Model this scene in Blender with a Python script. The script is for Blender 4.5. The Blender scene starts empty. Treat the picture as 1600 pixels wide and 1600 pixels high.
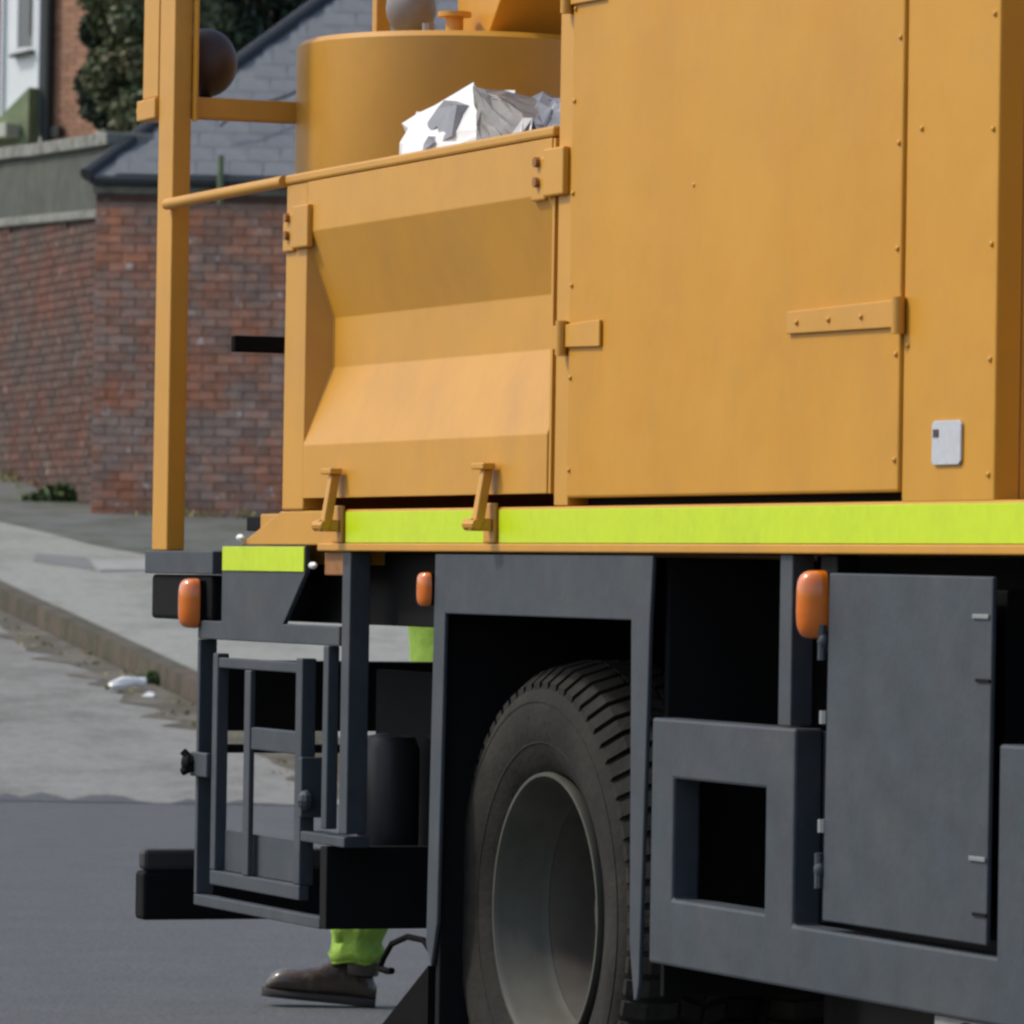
import bpy, bmesh, math, random
import numpy as np
from mathutils import Vector, Matrix
random.seed(7); rng = np.random.default_rng(7)
R = math.radians
S = bpy.context.scene
COL = S.collection

# ------------------------------------------------------------------ camera, sky, sun, exposure
yaw, pitch, roll = R(21.66), math.atan(96/8560), R(0.9)
fw0 = Vector((-math.cos(yaw), math.sin(yaw), 0)); rt0 = Vector((math.sin(yaw), math.cos(yaw), 0)); zz = Vector((0, 0, 1))
fw = fw0*math.cos(pitch)+zz*math.sin(pitch); up1 = zz*math.cos(pitch)-fw0*math.sin(pitch)
rt = rt0*math.cos(roll)+up1*math.sin(roll); up = up1*math.cos(roll)-rt0*math.sin(roll)
CAM = Vector((10.7552, -4.2706, 1.2358))
cd = bpy.data.cameras.new('camera'); cam = bpy.data.objects.new('camera', cd); COL.objects.link(cam)
cam.matrix_world = Matrix(((rt.x, up.x, -fw.x, CAM.x), (rt.y, up.y, -fw.y, CAM.y), (rt.z, up.z, -fw.z, CAM.z), (0, 0, 0, 1)))
cd.sensor_width = 36; cd.lens = 36*8560/1600; cd.clip_start = 0.1; cd.clip_end = 2000
cd.dof.use_dof = True; cd.dof.focus_distance = 12.0; cd.dof.aperture_fstop = 14.0
S.camera = cam

sunh = Vector((-0.48, -0.88, 0)).normalized(); ELEV = R(49)
world = bpy.data.worlds.new('World'); S.world = world; world.use_nodes = True
wn = world.node_tree.nodes; wl = world.node_tree.links
bg = wn['Background']; sky = wn.new('ShaderNodeTexSky'); sky.sky_type = 'NISHITA'; sky.sun_disc = False
sky.sun_elevation = ELEV; sky.sun_rotation = math.atan2(sunh.x, sunh.y); sky.air_density = 1.0; sky.dust_density = 3.0; sky.ozone_density = 1.0
wl.new(sky.outputs[0], bg.inputs[0]); bg.inputs[1].default_value = 0.15
sl = bpy.data.lights.new('sun', 'SUN'); sl.energy = 1.8; sl.angle = R(5); sl.color = (1, 0.95, 0.88)
so = bpy.data.objects.new('sun', sl); COL.objects.link(so)
sdir = sunh*math.cos(ELEV)+zz*math.sin(ELEV)
so.rotation_euler = (-sdir).to_track_quat('-Z', 'Y').to_euler(); so.location = (-5, -5, 20)
S.view_settings.view_transform = 'Standard'; S.view_settings.look = 'None'
S.view_settings.exposure = 0.17; S.view_settings.gamma = 1; S.view_settings.use_curve_mapping = False
try: S.cycles.filter_width = 2.6
except Exception: pass

# ------------------------------------------------------------------ materials
def mat(name, c, rough=0.6, var=0.15, scale=6.0, bump=0.0, bscale=40.0, c2=None, mask=(0.55, 0.7), mscale=3.0, spec=0.5, metal=0.0, rand=0.0, coat=0.0, grime=None, chips=None, pale=None, stretch=None, world=False):
    """principled paint: base colour with soft noise, optional second colour in blotches, bump relief and per-piece variation"""
    m = bpy.data.materials.new(name); m.use_nodes = True
    n = m.node_tree.nodes; l = m.node_tree.links; p = n['Principled BSDF']
    tc = n.new('ShaderNodeTexCoord'); mp = n.new('ShaderNodeMapping'); src = tc.outputs['Object']
    if world: src = n.new('ShaderNodeNewGeometry').outputs['Position']
    l.new(src, mp.inputs[0])
    if stretch: mp.inputs['Scale'].default_value = stretch
    ns = n.new('ShaderNodeTexNoise'); ns.inputs['Scale'].default_value = scale; ns.inputs['Detail'].default_value = 6; ns.inputs['Roughness'].default_value = 0.65
    l.new(mp.outputs[0], ns.inputs['Vector'])
    mr = n.new('ShaderNodeMapRange'); mr.inputs['From Min'].default_value = 0.25; mr.inputs['From Max'].default_value = 0.75
    mr.inputs['To Min'].default_value = 1-var; mr.inputs['To Max'].default_value = 1+var; l.new(ns.outputs[0], mr.inputs['Value'])
    val = mr.outputs[0]
    if rand:
        oi = n.new('ShaderNodeObjectInfo'); ge = n.new('ShaderNodeNewGeometry'); ad = n.new('ShaderNodeMath'); ad.operation = 'ADD'
        l.new(oi.outputs['Random'], ad.inputs[0]); l.new(ge.outputs['Random Per Island'], ad.inputs[1])
        fr = n.new('ShaderNodeMath'); fr.operation = 'FRACT'; l.new(ad.outputs[0], fr.inputs[0])
        m2 = n.new('ShaderNodeMapRange'); m2.inputs['To Min'].default_value = 1-rand; m2.inputs['To Max'].default_value = 1+rand; l.new(fr.outputs[0], m2.inputs['Value'])
        mu = n.new('ShaderNodeMath'); mu.operation = 'MULTIPLY'; l.new(val, mu.inputs[0]); l.new(m2.outputs[0], mu.inputs[1]); val = mu.outputs[0]
    base = n.new('ShaderNodeRGB'); base.outputs[0].default_value = (*c, 1); colour = base.outputs[0]
    if c2 is not None:
        n2 = n.new('ShaderNodeTexNoise'); n2.inputs['Scale'].default_value = mscale; n2.inputs['Detail'].default_value = 8; n2.inputs['Roughness'].default_value = 0.7
        l.new(mp.outputs[0], n2.inputs['Vector'])
        m3 = n.new('ShaderNodeMapRange'); m3.inputs['From Min'].default_value = mask[0]; m3.inputs['From Max'].default_value = mask[1]; l.new(n2.outputs[0], m3.inputs['Value'])
        mx = n.new('ShaderNodeMix'); mx.data_type = 'RGBA'; l.new(m3.outputs[0], mx.inputs[0]); l.new(colour, mx.inputs[6]); mx.inputs[7].default_value = (*c2, 1); colour = mx.outputs[2]
    def layer(fac, c):
        nonlocal colour
        mx = n.new('ShaderNodeMix'); mx.data_type = 'RGBA'; l.new(fac, mx.inputs[0]); l.new(colour, mx.inputs[6]); mx.inputs[7].default_value = (*c, 1); colour = mx.outputs[2]
    def spots(sc, lo, hi, top, stretch_=(1, 1, 1)):
        m_ = n.new('ShaderNodeMapping'); l.new(src, m_.inputs[0]); m_.inputs['Scale'].default_value = stretch_
        t = n.new('ShaderNodeTexNoise'); t.inputs['Scale'].default_value = sc; t.inputs['Detail'].default_value = 7; t.inputs['Roughness'].default_value = 0.7; l.new(m_.outputs[0], t.inputs['Vector'])
        r_ = n.new('ShaderNodeMapRange'); r_.inputs['From Min'].default_value = lo; r_.inputs['From Max'].default_value = hi; r_.inputs['To Max'].default_value = top; l.new(t.outputs[0], r_.inputs['Value']); return r_.outputs[0]
    if grime:      # run-down dirt streaks: (colour, strength)
        layer(spots(3.2, 0.48, 0.80, grime[1], (1.0, 1.0, 0.7)), grime[0])
    if chips:      # small knocks in the paint: (colour, threshold, scale)
        layer(spots(chips[2], chips[1], chips[1]+0.03, 0.8), chips[0])
    if pale and rand:   # a few pieces of another colour: (colour, share)
        g_ = n.new('ShaderNodeMath'); g_.operation = 'GREATER_THAN'; l.new(fr.outputs[0], g_.inputs[0]); g_.inputs[1].default_value = 1-pale[1]
        k_ = n.new('ShaderNodeMath'); k_.operation = 'MULTIPLY'; l.new(g_.outputs[0], k_.inputs[0]); k_.inputs[1].default_value = 0.75; layer(k_.outputs[0], pale[0])
    vm = n.new('ShaderNodeVectorMath'); vm.operation = 'SCALE'; l.new(colour, vm.inputs[0]); l.new(val, vm.inputs['Scale']); l.new(vm.outputs[0], p.inputs['Base Color'])
    p.inputs['Roughness'].default_value = rough; p.inputs['Specular IOR Level'].default_value = spec; p.inputs['Metallic'].default_value = metal
    p.inputs['Coat Weight'].default_value = coat
    if bump:
        nb = n.new('ShaderNodeTexNoise'); nb.inputs['Scale'].default_value = bscale; nb.inputs['Detail'].default_value = 4; l.new(mp.outputs[0], nb.inputs['Vector'])
        bp = n.new('ShaderNodeBump'); bp.inputs['Strength'].default_value = bump; bp.inputs['Distance'].default_value = 0.02; l.new(nb.outputs[0], bp.inputs['Height']); l.new(bp.outputs[0], p.inputs['Normal'])
    return m
M = dict(
    orange=mat('orange_paint', (0.60, 0.292, 0.026), 0.45, 0.07, 3, 0.05, 9, (0.52, 0.245, 0.022), (0.5, 0.8), 2.2, spec=0.65, grime=((0.40, 0.215, 0.07), 0.4), chips=((0.12, 0.06, 0.025), 0.735, 22)),
    orange_panel=mat('orange_panel_paint', (0.585, 0.287, 0.028), 0.45, 0.07, 2.2, 0.10, 7, (0.57, 0.262, 0.018), (0.44, 0.70), 1.5, spec=0.35, grime=((0.43, 0.215, 0.05), 0.45), chips=((0.16, 0.08, 0.03), 0.74, 26)),
    steel=mat('grey_steel_paint', (0.048, 0.060, 0.072), 0.55, 0.2, 9, 0.04, 60, (0.066, 0.071, 0.076), (0.48, 0.75), 4, spec=0.4, grime=((0.085, 0.083, 0.076), 0.5), chips=((0.14, 0.135, 0.125), 0.72, 30)),
    black=mat('black_steel', (0.0055, 0.0055, 0.006), 0.7, 0.25, 8, spec=0.15),
    dark=mat('dark_underbody', (0.010, 0.010, 0.0105), 0.8, 0.25, 5, c2=(0.018, 0.016, 0.014), mscale=4, spec=0.15),
    bottle=mat('dark_bottle_paint', (0.035, 0.038, 0.040), 0.4, 0.15, 8),
    charcoal=mat('charcoal_paint', (0.030, 0.029, 0.029), 0.6, 0.2, 9),
    lime=mat('lime_reflective_tape', (0.56, 0.74, 0.010), 0.35, 0.06, 30, c2=(0.47, 0.66, 0.012), mscale=2.2, grime=((0.42, 0.52, 0.02), 0.4), chips=((0.2, 0.2, 0.05), 0.74, 24)),
    rubber=mat('dusty_rubber', (0.019, 0.018, 0.015), 0.85, 0.25, 12, 0.15, 60, (0.038, 0.036, 0.028), (0.42, 0.68), 5, spec=0.25),
    flap=mat('black_rubber', (0.009, 0.009, 0.009), 0.9, 0.2, 10, spec=0.05),
    rim=mat('dirty_wheel_steel', (0.072, 0.073, 0.057), 0.55, 0.25, 8, c2=(0.06, 0.052, 0.04), mscale=5, grime=((0.13, 0.125, 0.10), 0.6), chips=((0.07, 0.035, 0.018), 0.66, 18)),
    disc=mat('shade_dark_wheel_disc', (0.050, 0.046, 0.038), 0.75, 0.3, 8, c2=(0.028, 0.024, 0.018), mscale=5, spec=0.25),  # darker than the rim: shade inside the dish put into the colour
    rust=mat('rusty_steel', (0.30, 0.13, 0.035), 0.6, 0.25, 20, c2=(0.16, 0.07, 0.03), mscale=15),
    amber=mat('amber_lens', (0.72, 0.165, 0.008), 0.15, 0.12, 20, coat=1.0),
    white_lens=mat('clear_lens', (0.85, 0.85, 0.82), 0.1, 0.02, 20, coat=1.0),
    silver=mat('silver_plate', (0.55, 0.58, 0.62), 0.35, 0.1, 60, metal=0.2),
    maroon=mat('brown_plastic', (0.055, 0.036, 0.032), 0.5, 0.15, 8),
    zinc=mat('dull_grey_metal', (0.24, 0.23, 0.225), 0.5, 0.2, 15),
    chrome=mat('bolt_metal', (0.35, 0.36, 0.36), 0.35, 0.1, 30, metal=0.5),
    sack_white=mat('white_plastic', (0.84, 0.84, 0.82), 0.3, 0.05, 10, 0.25, 14),
    sack_grey=mat('grey_plastic', (0.19, 0.172, 0.145), 0.35, 0.15, 10, 0.25, 14, (0.23, 0.215, 0.19), (0.5, 0.6), 8),
    sack_slate=mat('slate_plastic', (0.15, 0.145, 0.15), 0.3, 0.3, 14, 0.3, 16, (0.5, 0.49, 0.48), (0.58, 0.66), 12),
    print_grey=mat('grey_print', (0.26, 0.26, 0.28), 0.4, 0.2, 30),
    hivis=mat('hi_vis_cloth', (0.24, 0.40, 0.045), 0.8, 0.25, 9, 0.4, 18),
    skin=mat('skin', (0.55, 0.33, 0.24), 0.5, 0.06, 12),
    hair=mat('brown_hair', (0.05, 0.03, 0.02), 0.6, 0.3, 40),
    leather=mat('brown_leather', (0.052, 0.037, 0.027), 0.25, 0.3, 14, 0.15, 40, (0.10, 0.08, 0.06), (0.55, 0.7), 9, coat=0.4),
    sole=mat('boot_sole', (0.03, 0.028, 0.026), 0.8, 0.2, 20),
    asphalt=mat('dark_asphalt', (0.080, 0.085, 0.087), 0.85, 0.30, 38, 0.5, 70, (0.092, 0.097, 0.10), (0.45, 0.7), 2.2, chips=((0.16, 0.16, 0.155), 0.68, 60), grime=((0.048, 0.052, 0.058), 0.5)),
    old_asphalt=mat('worn_asphalt', (0.215, 0.215, 0.195), 0.9, 0.22, 14, 0.4, 40, (0.12, 0.118, 0.102), (0.48, 0.70), 1.1, chips=((0.10, 0.098, 0.085), 0.66, 7)),
    paving=mat('pale_pavement', (0.265, 0.272, 0.24), 0.9, 0.18, 12, 0.3, 30, (0.165, 0.17, 0.145), (0.48, 0.72), 1.3, chips=((0.13, 0.135, 0.11), 0.68, 6)),
    wall_shade=mat('wall_shade_mossy', (0.115, 0.12, 0.112), 0.9, 0.22, 1.5, 0.3, 30, (0.06, 0.075, 0.042), (0.45, 0.65), 1.8),  # the wall's cast shade put into the colour, plus mossy blotches
    gutter=mat('gutter_dirt', (0.085, 0.075, 0.052), 0.95, 0.3, 3, 0.4, 20, (0.15, 0.142, 0.115), (0.45, 0.65), 2.5),
    cover=mat('cover_concrete', (0.30, 0.30, 0.28), 0.9, 0.15, 5),
    cover_d=mat('cover_iron', (0.17, 0.175, 0.17), 0.8, 0.15, 8),
    kerb=mat('kerb_granite', (0.088, 0.070, 0.050), 0.9, 0.3, 5, 0.3, 30, (0.05, 0.055, 0.03), (0.45, 0.65), 3, rand=0.18, chips=((0.16, 0.14, 0.12), 0.66, 12)),
    earth=mat('open_ground', (0.14, 0.14, 0.12), 0.95, 0.2, 0.3),
    brick=mat('old_red_brick', (0.62, 0.235, 0.120), 0.9, 0.30, 9, 0.3, 30, (0.40, 0.28, 0.22), (0.38, 0.58), 2.2, rand=0.20, chips=((0.75, 0.69, 0.63), 0.625, 7), grime=((0.32, 0.22, 0.17), 0.6), world=True),
    brick_d=mat('shade_dark_brick', (0.125, 0.047, 0.029), 0.9, 0.32, 9, 0.3, 30, (0.080, 0.056, 0.045), (0.38, 0.58), 2.2, rand=0.22, chips=((0.25, 0.225, 0.205), 0.625, 7), grime=((0.060, 0.045, 0.037), 0.6), world=True),  # shade put into the brick colour, since the sun strikes the yard wall
    brick_h=mat('house_brick', (0.34, 0.185, 0.115), 0.9, 0.2, 2.0, 0.2, 20, rand=0.15),
    mortar=mat('lime_mortar', (0.31, 0.21, 0.165), 0.95, 0.35, 6, 0.3, 40, (0.5, 0.45, 0.40), (0.56, 0.64), 2.4),
    mortar_d=mat('shade_dark_mortar', (0.066, 0.045, 0.037), 0.95, 0.35, 6, 0.3, 40, (0.18, 0.16, 0.145), (0.58, 0.66), 2.4),  # mortar darkened to match: the yard wall's shade is in its colour
    render=mat('mossy_render', (0.075, 0.084, 0.070), 0.95, 0.28, 2.5, 0.3, 14, (0.11, 0.11, 0.092), (0.5, 0.7), 3.5, grime=((0.045, 0.05, 0.042), 0.6)),
    coping=mat('lichen_coping', (0.21, 0.22, 0.195), 0.95, 0.3, 6, 0.3, 20, (0.11, 0.12, 0.095), (0.48, 0.63), 4),
    slate=mat('grey_slate', (0.155, 0.168, 0.182), 0.7, 0.18, 6, 0.15, 20, (0.19, 0.195, 0.18), (0.5, 0.7), 3, rand=0.05),
    lead=mat('dark_gutter', (0.028, 0.032, 0.038), 0.6, 0.2, 6),
    upvc=mat('white_paintwork', (0.72, 0.77, 0.78), 0.5, 0.04, 3),
    shadowpaint=mat('grey_frame', (0.30, 0.33, 0.34), 0.5, 0.05, 3),
    purple=mat('plum_paint', (0.16, 0.065, 0.085), 0.7, 0.1, 4),
    moss=mat('mossy_tile', (0.16, 0.20, 0.11), 0.95, 0.3, 6, 0.3, 20),
    pale_stone=mat('pale_stone', (0.42, 0.47, 0.39), 0.9, 0.15, 4),
    pipe=mat('black_pipe', (0.022, 0.028, 0.026), 0.6, 0.15, 5),
    bark=mat('bark', (0.09, 0.07, 0.05), 0.95, 0.3, 8),
    leaf_d=mat('dark_leaf', (0.036, 0.060, 0.032), 0.6, 0.25, 3, rand=0.6),
    leaf_m=mat('ivy_leaf', (0.10, 0.13, 0.055), 0.6, 0.25, 3, c2=(0.19, 0.165, 0.075), mask=(0.5, 0.65), mscale=1.8, rand=0.55),
    leaf_g=mat('weed_leaf', (0.075, 0.12, 0.035), 0.7, 0.25, 6, rand=0.5),
    leaf_b=mat('dead_leaf', (0.28, 0.24, 0.09), 0.8, 0.3, 9, rand=0.5),
)
def glass_mat():
    m = bpy.data.materials.new('window_glass'); m.use_nodes = True; p = m.node_tree.nodes['Principled BSDF']
    p.inputs['Base Color'].default_value = (0.13, 0.15, 0.16, 1); p.inputs['Roughness'].default_value = 0.08; return m
M['glass'] = glass_mat()

# ------------------------------------------------------------------ helpers
class MB:
    def __init__(s): s.bm = bmesh.new()
    def poly(s, pts, depth):
        """closed prism: pts are 3D points of one face, depth the vector to the other"""
        d = Vector(depth); a = [s.bm.verts.new(Vector(p)) for p in pts]; b = [s.bm.verts.new(Vector(p)+d) for p in pts]
        s.bm.faces.new(a); s.bm.faces.new(b[::-1]); n = len(a)
        for i in range(n): s.bm.faces.new((a[(i+1) % n], a[i], b[i], b[(i+1) % n]))
        return s
    def box(s, x0, x1, y0, y1, z0, z1):
        return s.poly([(x0, y0, z0), (x1, y0, z0), (x1, y0, z1), (x0, y0, z1)], (0, y1-y0, 0))
    def tube(s, pts, r, n=10, cap=True):
        pts = [Vector(p) for p in pts]; rings = []
        rr = r if isinstance(r, (list, tuple)) else [r]*len(pts)
        for i, p in enumerate(pts):
            t = (pts[min(i+1, len(pts)-1)]-pts[max(i-1, 0)]).normalized()
            a = t.cross(Vector((0.31, 0.17, 0.93))).normalized(); b = t.cross(a)
            rings.append([s.bm.verts.new(p+(a*math.cos(k*2*math.pi/n)+b*math.sin(k*2*math.pi/n))*rr[i]) for k in range(n)])
        for q in range(len(rings)-1):
            for k in range(n): s.bm.faces.new((rings[q][k], rings[q][(k+1) % n], rings[q+1][(k+1) % n], rings[q+1][k]))
        if cap: s.bm.faces.new(rings[0][::-1]); s.bm.faces.new(rings[-1])
        return s
    def lathe(s, prof, c, axis='Y', n=48):
        """prof = (radius, offset along the axis)"""
        rings = []
        for r, o in prof:
            ring = []
            for k in range(n):
                a = 2*math.pi*k/n; u, v = r*math.cos(a), r*math.sin(a)
                p = (u, o, v) if axis == 'Y' else (u, v, o)
                ring.append(s.bm.verts.new(Vector(c)+Vector(p)))
            rings.append(ring)
        for q in range(len(rings)-1):
            for k in range(n): s.bm.faces.new((rings[q][k], rings[q][(k+1) % n], rings[q+1][(k+1) % n], rings[q+1][k]))
        return s
    def dome(s, c, rad, n=16, m=8):
        """full ellipsoid"""
        t = bmesh.ops.create_uvsphere(s.bm, u_segments=n, v_segments=m, radius=1)
        for v in t['verts']: v.co = Vector((v.co.x*rad[0], v.co.y*rad[1], v.co.z*rad[2]))+Vector(c)
        return s
    def hull(s, pts):
        vs = [s.bm.verts.new(Vector(p)) for p in pts]; r = bmesh.ops.convex_hull(s.bm, input=vs)
        bmesh.ops.delete(s.bm, geom=[g for g in r['geom_interior'] if isinstance(g, bmesh.types.BMVert)], context='VERTS'); return s
    def build(s, name, m, parent=None, bevel=0.0, smooth=False, origin=None):
        bmesh.ops.recalc_face_normals(s.bm, faces=s.bm.faces)
        me = bpy.data.meshes.new(name)
        if origin is not None: bmesh.ops.translate(s.bm, verts=s.bm.verts, vec=-Vector(origin))
        if smooth:
            for f in s.bm.faces: f.smooth = True
        s.bm.to_mesh(me); s.bm.free(); me.materials.append(m)
        o = bpy.data.objects.new(name, me); COL.objects.link(o)
        if origin is not None: o.location = origin
        if parent is not None: o.parent = parent
        if smooth: 
            md = o.modifiers.new('edges', 'EDGE_SPLIT'); md.split_angle = R(40)
        if bevel:
            md = o.modifiers.new('bevel', 'BEVEL'); md.width = bevel; md.segments = 2; md.limit_method = 'ANGLE'; md.angle_limit = R(40)
        return o
def tag(o, label=None, cat=None, group=None, kind=None):
    if label: o['label'] = label
    if cat: o['category'] = cat
    if group: o['group'] = group
    if kind: o['kind'] = kind
    return o
def thing(name, label, cat, loc=(0, 0, 0), rz=0.0, group=None):
    o = bpy.data.objects.new(name, None); COL.objects.link(o); o.location = loc; o.rotation_euler = (0, 0, rz); o.empty_display_size = 0.3
    return tag(o, label, cat, group)
def box(name, m, parent, x0, x1, y0, y1, z0, z1, bevel=0.003): return MB().box(x0, x1, y0, y1, z0, z1).build(name, m, parent, bevel)
def plate(name, m, parent, xs, zs, solid, y0, y1, bevel=0.003):
    """one welded plate: cells of the xs x zs grid where solid(i, j) holds, outline and holes walled through the thickness"""
    bm = bmesh.new(); V = {}
    def v(i, j, y):
        if (i, j, y) not in V: V[(i, j, y)] = bm.verts.new((xs[i], y, zs[j]))
        return V[(i, j, y)]
    nx_, nz_ = len(xs)-1, len(zs)-1; on = lambda i, j: 0 <= i < nx_ and 0 <= j < nz_ and solid(i, j)
    for i in range(nx_):
        for j in range(nz_):
            if not on(i, j): continue
            for y in (y0, y1): bm.faces.new([v(i, j, y), v(i+1, j, y), v(i+1, j+1, y), v(i, j+1, y)])
            for di, dj, a, b in ((-1, 0, (i, j), (i, j+1)), (1, 0, (i+1, j), (i+1, j+1)), (0, -1, (i, j), (i+1, j)), (0, 1, (i, j+1), (i+1, j+1))):
                if not on(i+di, j+dj): bm.faces.new([v(*a, y0), v(*b, y0), v(*b, y1), v(*a, y1)])
    bmesh.ops.recalc_face_normals(bm, faces=bm.faces); me = bpy.data.meshes.new(name); bm.to_mesh(me); bm.free(); me.materials.append(m)
    o = bpy.data.objects.new(name, me); COL.objects.link(o); o.parent = parent
    md = o.modifiers.new('bevel', 'BEVEL'); md.width = bevel; md.segments = 2; md.limit_method = 'ANGLE'; md.angle_limit = R(40)
    return o
def copy_of(o, parent, loc=None):
    c = o.copy(); COL.objects.link(c); c.parent = parent
    if loc is not None: c.location = loc
    return c
# street coordinates: a = metres across the view of the street, d = metres up the street, from where the photographer stands
PHI = math.atan2(rt0.y, rt0.x)
def W(a, d, z): return Vector((CAM.x+fw0.x*d+rt0.x*a, CAM.y+fw0.y*d+rt0.y*a, z))
def G(d): return -0.02 if d < 29.3 else (0.1*(d-29.5) if d < 75 else 4.55+0.004*(d-75))

# ------------------------------------------------------------------ setting: ground, roads, pavement, kerb
DS = [-120, -60, -20, 0, 8, 16, 22, 29.3, 33, 37, 41, 45, 50, 56, 64, 75, 100, 150, 300, 700]
def sheet(name, m, rows, off, kind='structure', parent=None):
    """rows of (d, a_left, a_right) laid on the street slope"""
    bm = bmesh.new(); prev = None
    for d, a0, a1 in rows:
        r = [bm.verts.new(W(a0+(a1-a0)*k/6, d, G(d)+off)) for k in range(7)]
        if prev:
            for k in range(6): bm.faces.new((prev[k], prev[k+1], r[k+1], r[k]))
        prev = r
    bmesh.ops.recalc_face_normals(bm, faces=bm.faces); me = bpy.data.meshes.new(name); bm.to_mesh(me); bm.free(); me.materials.append(m)
    if me.polygons[0].normal.z < 0: me.flip_normals()
    o = bpy.data.objects.new(name, me); COL.objects.link(o)
    if parent is not None: o.parent = parent
    return tag(o, kind=kind) if kind else o
def kerb_a(d): return -3.618-0.325*(d-38.84)
sheet('ground', M['earth'], [(d, -600, 600) for d in DS], -0.03)
sheet('main_road', M['asphalt'], [(d, -40, kerb_a(d)-0.02) for d in (-40, -20, 0, 8, 16, 22, 29.3)], 0.0)
sheet('side_street', M['old_asphalt'], [(d, kerb_a(d)-9, kerb_a(d)-0.02) for d in (29.3, 33, 37, 41, 45, 50, 56, 64, 75)], 0.0)
jb = bmesh.new(); pa = None
for k in range(120):
    a = -9+k*0.09; dd = 29.32+0.30*rng.random()**2+0.12*math.sin(k*0.21)
    q = (jb.verts.new(W(a, 29.2, -0.016)), jb.verts.new(W(a, dd, max(-0.02, G(dd))+0.004)))
    if pa and a < kerb_a(29.3)-0.1: jb.faces.new((pa[0], q[0], q[1], pa[1]))
    pa = q
jm = bpy.data.meshes.new('road_joint'); jb.to_mesh(jm); jb.free(); jm.materials.append(M['asphalt'])
tag(bpy.data.objects.new('road_joint', jm), kind='structure'); COL.objects.link(bpy.data.objects['road_joint'])
# dirt along the gutter, ragged edge
rows = []
d = 29.4
while d < 60:
    rows.append((d, kerb_a(d)-0.24-0.30*rng.random()**2, kerb_a(d)-0.03)); d += 0.22
sheet('gutter_dirt', M['gutter'], rows, 0.005)
kerb = bpy.data.objects.new('kerb', None); COL.objects.link(kerb); tag(kerb, kind='structure'); kerb.location = W(kerb_a(29.3), 29.3, 0)
kerb.rotation_euler = (0, 0, PHI)
ds = 12.0; kd = Vector((-0.325, 1)).normalized()
while ds < 66:
    L = 0.86; d1 = ds+L
    def kp(dd, s, z): return Vector((kerb_a(dd)+s-kerb_a(29.3), dd-29.3, G(dd)+z))
    j = 0.006*rng.random(); b = MB(); e = 0.006
    b.hull([kp(ds+e, 0.0, -0.05), kp(d1-e, 0.0, -0.05), kp(ds+e, 0.012, 0.125+j), kp(d1-e, 0.012, 0.125+j),
            kp(ds+e, 0.15, -0.05), kp(d1-e, 0.15, -0.05), kp(ds+e, 0.15, 0.128+j), kp(d1-e, 0.15, 0.128+j)])
    b.build('kerb_stone', M['kerb'], kerb); ds = d1
sheet('pavement', M['paving'], [(d, kerb_a(d)+0.15, kerb_a(d)+24) for d in (4, 12, 22, 29.3, 33, 37, 41, 45, 50, 56, 64, 75)], 0.122)
# walls' shade painted as a dark strip at their foot, with mossy blotches, and the service covers set in the pavement
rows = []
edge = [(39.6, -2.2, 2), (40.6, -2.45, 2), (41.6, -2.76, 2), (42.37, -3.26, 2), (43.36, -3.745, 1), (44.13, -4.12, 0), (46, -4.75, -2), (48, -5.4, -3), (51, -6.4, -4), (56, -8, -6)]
sheet('wall_shade_paving', M['wall_shade'], [(d_, a+0.05*rng.random(), max(a+0.3, b_)) for d_, a, b_ in edge], 0.127)
for nm, mm, pts in (('service_cover', M['cover_d'], [(40.95, -3.57), (40.35, -3.06), (41.25, -3.2), (41.5, -3.6)]),
                    ('service_cover', M['cover'], [(40.3, -3.03), (40.45, -2.55), (41.15, -2.7), (41.05, -3.15)])):
    b = MB(); b.poly([W(a, d_, G(d_)+0.123) for d_, a in pts], (0, 0, 0.010)); o = b.build(nm, mm)
    tag(o, 'dark worn iron cover set in the pavement beside the pale one' if mm is M['cover_d'] else 'pale concrete service cover set in the pavement near the yellow post', 'service cover', 'service covers in the pavement')

# ------------------------------------------------------------------ brick walls
def brick_meshes(m, bl=0.215, bh=0.065, bd=0.03, n=6):
    out = []
    for i in range(n):
        b = MB(); b.box(0, bl, 0, bd, 0, bh)
        for v in b.bm.verts: v.co += Vector(((rng.random()-.5)*0.006, (rng.random()-.5)*0.006, (rng.random()-.5)*0.006))
        bmesh.ops.recalc_face_normals(b.bm, faces=b.bm.faces); me = bpy.data.meshes.new('brick'); b.bm.to_mesh(me); b.bm.free(); me.materials.append(m); out.append(me)
    return out
def lay_bricks(root, m, L, zbot, ztop, vis, limit=295, x0=0.0, proud=0.012):
    """running bond from x0 to L; zbot, ztop are functions of x; vis(x, z) marks bricks the photograph shows"""
    meshes = brick_meshes(m); cands = []
    zb = min(zbot(x0), zbot(L)); r = 0
    while zb+r*0.075 < max(ztop(x0), ztop(L)):
        z = zb+r*0.075; x = x0-(0.1125 if r % 2 else 0.0)
        while x < L:
            xa, xb = max(x, x0), min(x+0.215, L)
            if xb-xa > 0.04 and z+0.065 > zbot(xa) and z+0.065 <= ztop((xa+xb)/2)+0.001: cands.append((xa, z, xb-xa))
            x += 0.225
        r += 1
    cands.sort(key=lambda q: not vis(q[0], q[1])); stuff = MB()
    for i, (x, z, w) in enumerate(cands):
        y = -proud*(0.6+0.5*rng.random())
        if i < limit and vis(x, z):
            o = bpy.data.objects.new('brick', meshes[i % len(meshes)]); COL.objects.link(o); o.parent = root; o.location = (x, y, z); o.scale = (w/0.215, 1, 1)
        else: stuff.box(x, x+w, y, 0.02, z, z+0.065)
    tag(stuff.build('brickwork', m, root), kind='stuff')
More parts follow.
